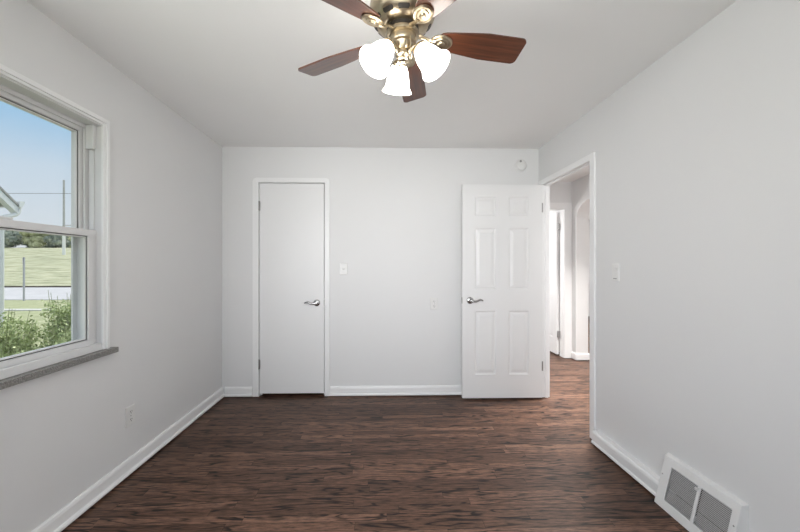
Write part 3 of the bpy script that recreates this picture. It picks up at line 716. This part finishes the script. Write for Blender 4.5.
# ------------------------------------------------------------------ outdoors
GZ = -0.5
def ground():
    bm = bmesh.new(); box(bm, (-160, -40, GZ - 0.3), (60, 29.5, GZ)); return bm
link('lawn', ground(), M['lawn'], kind='structure')
link('road', boxes(((-160, 18.9, GZ - 0.2), (60, 29.6, GZ + 0.03))), M['asphalt'], kind='structure')
link('kerb', boxes(((-160, 14.35, GZ - 0.2), (60, 14.75, GZ + 0.04))), M['concrete'], kind='structure')
link('kerb_far', boxes(((-160, 29.6, GZ - 0.2), (60, 29.9, GZ + 0.14))), M['soil'], kind='structure')
bm = bmesh.new(); nx, ny = 60, 24; g = []
for j in range(ny + 1):
    row = []
    for i in range(nx + 1):
        x = -220 + 300 * i / nx; y = 29.8 + 90 * j / ny; t = min(1.0, (y - 29.8) / 41)
        z = GZ + 5.35 * (t * t * (3 - 2 * t) * 0.35 + t * 0.65) + 0.12 * noise.noise(Vector((x * 0.09, y * 0.2, 0)))
        row.append(bm.verts.new((x, y, z)))
    g.append(row)
for j in range(ny):
    for i in range(nx): bm.faces.new((g[j][i], g[j][i + 1], g[j + 1][i + 1], g[j + 1][i]))
link('hill', bm, M['hill'], smooth=True, kind='structure')

def leaves(bm, centers, n, size, rng, flat=0.4):
    for _ in range(n):
        c, rad = rng.choice(centers)
        v = Vector((rng.gauss(0, 1), rng.gauss(0, 1), rng.gauss(0, 1))).normalized() * (rng.uniform(0.55, 1.0) ** 0.5)
        p = Vector(c) + Vector((v.x * rad[0], v.y * rad[1], v.z * rad[2]))
        d = Vector((rng.uniform(-1, 1), rng.uniform(-1, 1), rng.uniform(-0.5, 1))).normalized(); e = d.cross(Vector((rng.uniform(-1, 1), rng.uniform(-1, 1), rng.uniform(-1, 1)))).normalized()
        s = size * rng.uniform(0.6, 1.3)
        bm.faces.new([bm.verts.new(q) for q in (p - d * s, p + e * s * flat, p + d * s, p - e * s * flat)])
def tree(name, label, x, y, z, w, h, mat, seed):
    rng = random.Random(seed)
    t = thing(name, label, 'tree', (x, y, z), group='trees along the top of the hill')
    bm = bmesh.new(); tube(bm, [(0, 0, -0.3), (0.05, 0, h * 0.3), (0.1, 0.05, h * 0.6)], [0.22, 0.16, 0.08], 8); link('trunk', bm, M['bark'], t)
    bm = bmesh.new()
    cs = [((rng.uniform(-0.35, 0.35) * w, rng.uniform(-0.3, 0.3) * w, h * rng.uniform(0.16, 0.76)), (w * rng.uniform(0.2, 0.32), w * rng.uniform(0.2, 0.3), h * rng.uniform(0.16, 0.26))) for _ in range(12)]
    leaves(bm, cs, 2200, 0.22, rng, 0.55)
    for c, r in cs:
        m = Matrix.Translation(c) @ Matrix.Diagonal((r[0] * 0.82, r[1] * 0.82, r[2] * 0.82, 1)); bmesh.ops.create_icosphere(bm, subdivisions=2, radius=1, matrix=m)
    link('crown', bm, mat, t)
TR = [(-74.2, 72, 4.6, 4.6, 'tree', 'dark bushy tree at the left end of the hilltop row beside the downspout'),
      (-77.0, 79, 4.4, 5.2, 'tree', 'dark green round tree on the hilltop, second from the left'),
      (-69.2, 72, 4.2, 4.7, 'tree2', 'yellow green tree in the middle of the hilltop row'),
      (-72.4, 79, 4.0, 4.9, 'tree', 'dark tree on the hilltop just right of the yellow green one'),
      (-64.8, 72, 3.6, 3.9, 'tree', 'low dark tree on the hilltop left of the utility pole'),
      (-67.8, 79, 4.0, 4.3, 'tree2', 'pale green tree on the hilltop at the utility pole')]
for i, (x, y, w, h, m, lab) in enumerate(TR): tree('tree', lab, x, y, 4.55, w, h, M[m], 20 + i)

# utility pole with wires
px, py = -49.2, 56.0
pole = thing('utility_pole', 'tall grey utility pole with a white wrapped foot standing on the grassy hill', 'utility pole', (px, py, 2.55))
bm = bmesh.new(); tube(bm, [(0, 0, -0.5), (0, 0, 12.0)], [0.17, 0.13], 12); link('post', bm, M['polewood'], pole, smooth=True)
bm = bmesh.new(); lathe(bm, [(0.0, -0.3), (0.21, -0.3), (0.2, 3.6), (0.0, 3.62)], 14); link('foot_wrap', bm, M['polewhite'], pole, smooth=True)
bm = bmesh.new(); tube(bm, [(0, -0.2, 5.0), (2.6, -0.2, 5.02)], 0.07, 6); tube(bm, [(0.1, -0.2, 4.1), (2.6, -0.2, 4.2)], 0.05, 6); link('cross_arm', bm, M['polewood'], pole)
bm = bmesh.new()
tube(bm, [(px - 90, py - 0.2, 12.5), (px - 40, py - 0.2, 12.35), (px, py - 0.2, 12.45), (px + 40, py - 0.2, 12.3)], 0.035, 5)
tag(link('overhead_wire', bm, M['wire']), 'thin overhead power wire crossing the sky at the utility pole', 'wire')
# sign post by the road
sp = thing('sign_post', 'thin grey metal sign post standing at the near edge of the road', 'sign post', (-18.3, 18.55, GZ))
bm = boxes(((-0.03, -0.03, -0.2), (0.03, 0.03, 2.22))); link('post', bm, M['galv'], sp)
bm = boxes(((-0.034, -0.16, 1.95), (-0.030, 0.16, 2.22))); q = link('sign_plate', bm, M['galv'], sp); q.rotation_euler = (0, 0, R(38))

# neighbouring garage: wall corner with gutter and downspout
gb = thing('garage', 'pale sided garage corner with white gutter and downspout outside the window', 'building', (-6.35, 5.97, GZ - 0.07))
bm = boxes(((-5.5, -6.0, 0), (0, 0, 2.85))); prism(bm, [(0.0, 2.85), (-3.0, 5.36), (-6.0, 2.85)], 'x', -5.5, 0.0); link('wall', bm, M['siding'], gb)
bm = bmesh.new(); prism(bm, [(0.24, 2.86), (-3.0, 5.57), (-6.24, 2.86), (-6.24, 2.90), (-3.0, 5.61), (0.24, 2.90)], 'x', -5.6, 0.14); link('roof', bm, M['roofing'], gb)
bm = bmesh.new(); prism(bm, [(0.235, 2.74), (-3.0, 5.45), (-3.0, 5.56), (0.235, 2.855)], 'x', 0.02, 0.13); link('rake_board', bm, M['gutter'], gb)
bm = bmesh.new(); prism(bm, [(0.24, 2.85), (0.24, 2.95), (0.335, 2.965), (0.325, 2.91), (0.29, 2.85)], 'x', -5.6, 0.15); link('gutter', bm, M['gutter'], gb)
bm = bmesh.new(); tube(bm, bez([(0.09, 0.285, 2.87), (0.09, 0.285, 2.81), (0.09, 0.25, 2.74), (0.08, 0.16, 2.69), (0.06, 0.07, 2.65), (0.05, 0.045, 2.55)], 6) + [Vector((0.05, 0.045, 0.1))], 0.036, 10)
link('downspout', bm, M['gutter'], gb, smooth=True)

# shrubs under the window
def shrub(label, x, y, w, h, seed, spikes):
    rng = random.Random(seed)
    t = thing('shrub', label, 'shrub', (x, y, GZ), group='shrubs outside the window')
    bm = bmesh.new(); tips = []
    for _ in range(spikes):
        a = rng.uniform(0, 6.28); r = w * 0.5 * rng.uniform(0.1, 1.0); tx, ty = r * math.cos(a), r * math.sin(a); hh = h * rng.uniform(0.75, 1.0)
        pts = bez([(tx * 0.2, ty * 0.2, 0), (tx * 0.6, ty * 0.6, hh * 0.45), (tx, ty, hh)], 4); tube(bm, pts, [0.008 - 0.006 * i / (len(pts) - 1) for i in range(len(pts))], 5); tips.append(pts)
    link('stems', bm, M['stem'], t)
    bm = bmesh.new()
    for pts in tips:
        for _ in range(430):
            u = rng.uniform(0.12, 1.0) ** 0.75; q = pts[min(len(pts) - 1, int(u * (len(pts) - 1)))]
            sp_ = 0.15 * (1.22 - u); p = Vector(q) + Vector((rng.gauss(0, sp_), rng.gauss(0, sp_), rng.gauss(0, 0.05)))
            d = Vector((rng.uniform(-1, 1), rng.uniform(-1, 1), rng.uniform(-0.1, 1.2))).normalized(); e = d.cross(Vector((rng.uniform(-1, 1), rng.uniform(-1, 1), rng.uniform(-1, 1)))).normalized(); s = rng.uniform(0.014, 0.028)
            bm.faces.new([bm.verts.new(v) for v in (p - d * s, p + e * s * 0.42, p + d * s, p - e * s * 0.42)])
    link('leaves', bm, M['leaf'], t)
shrub('leafy shrub outside the window, leftmost beside the downspout', -4.0, 3.74, 0.8, 1.34, 3, 44)
shrub('leafy shrub outside the window, second from the downspout', -3.1, 2.92, 0.66, 1.14, 5, 44)
shrub('leafy shrub outside the window with tall upright shoots', -3.42, 4.0, 0.70, 1.52, 8, 40)
shrub('leafy shrub outside the window nearest the window frame', -2.78, 3.34, 0.6, 1.24, 13, 40)
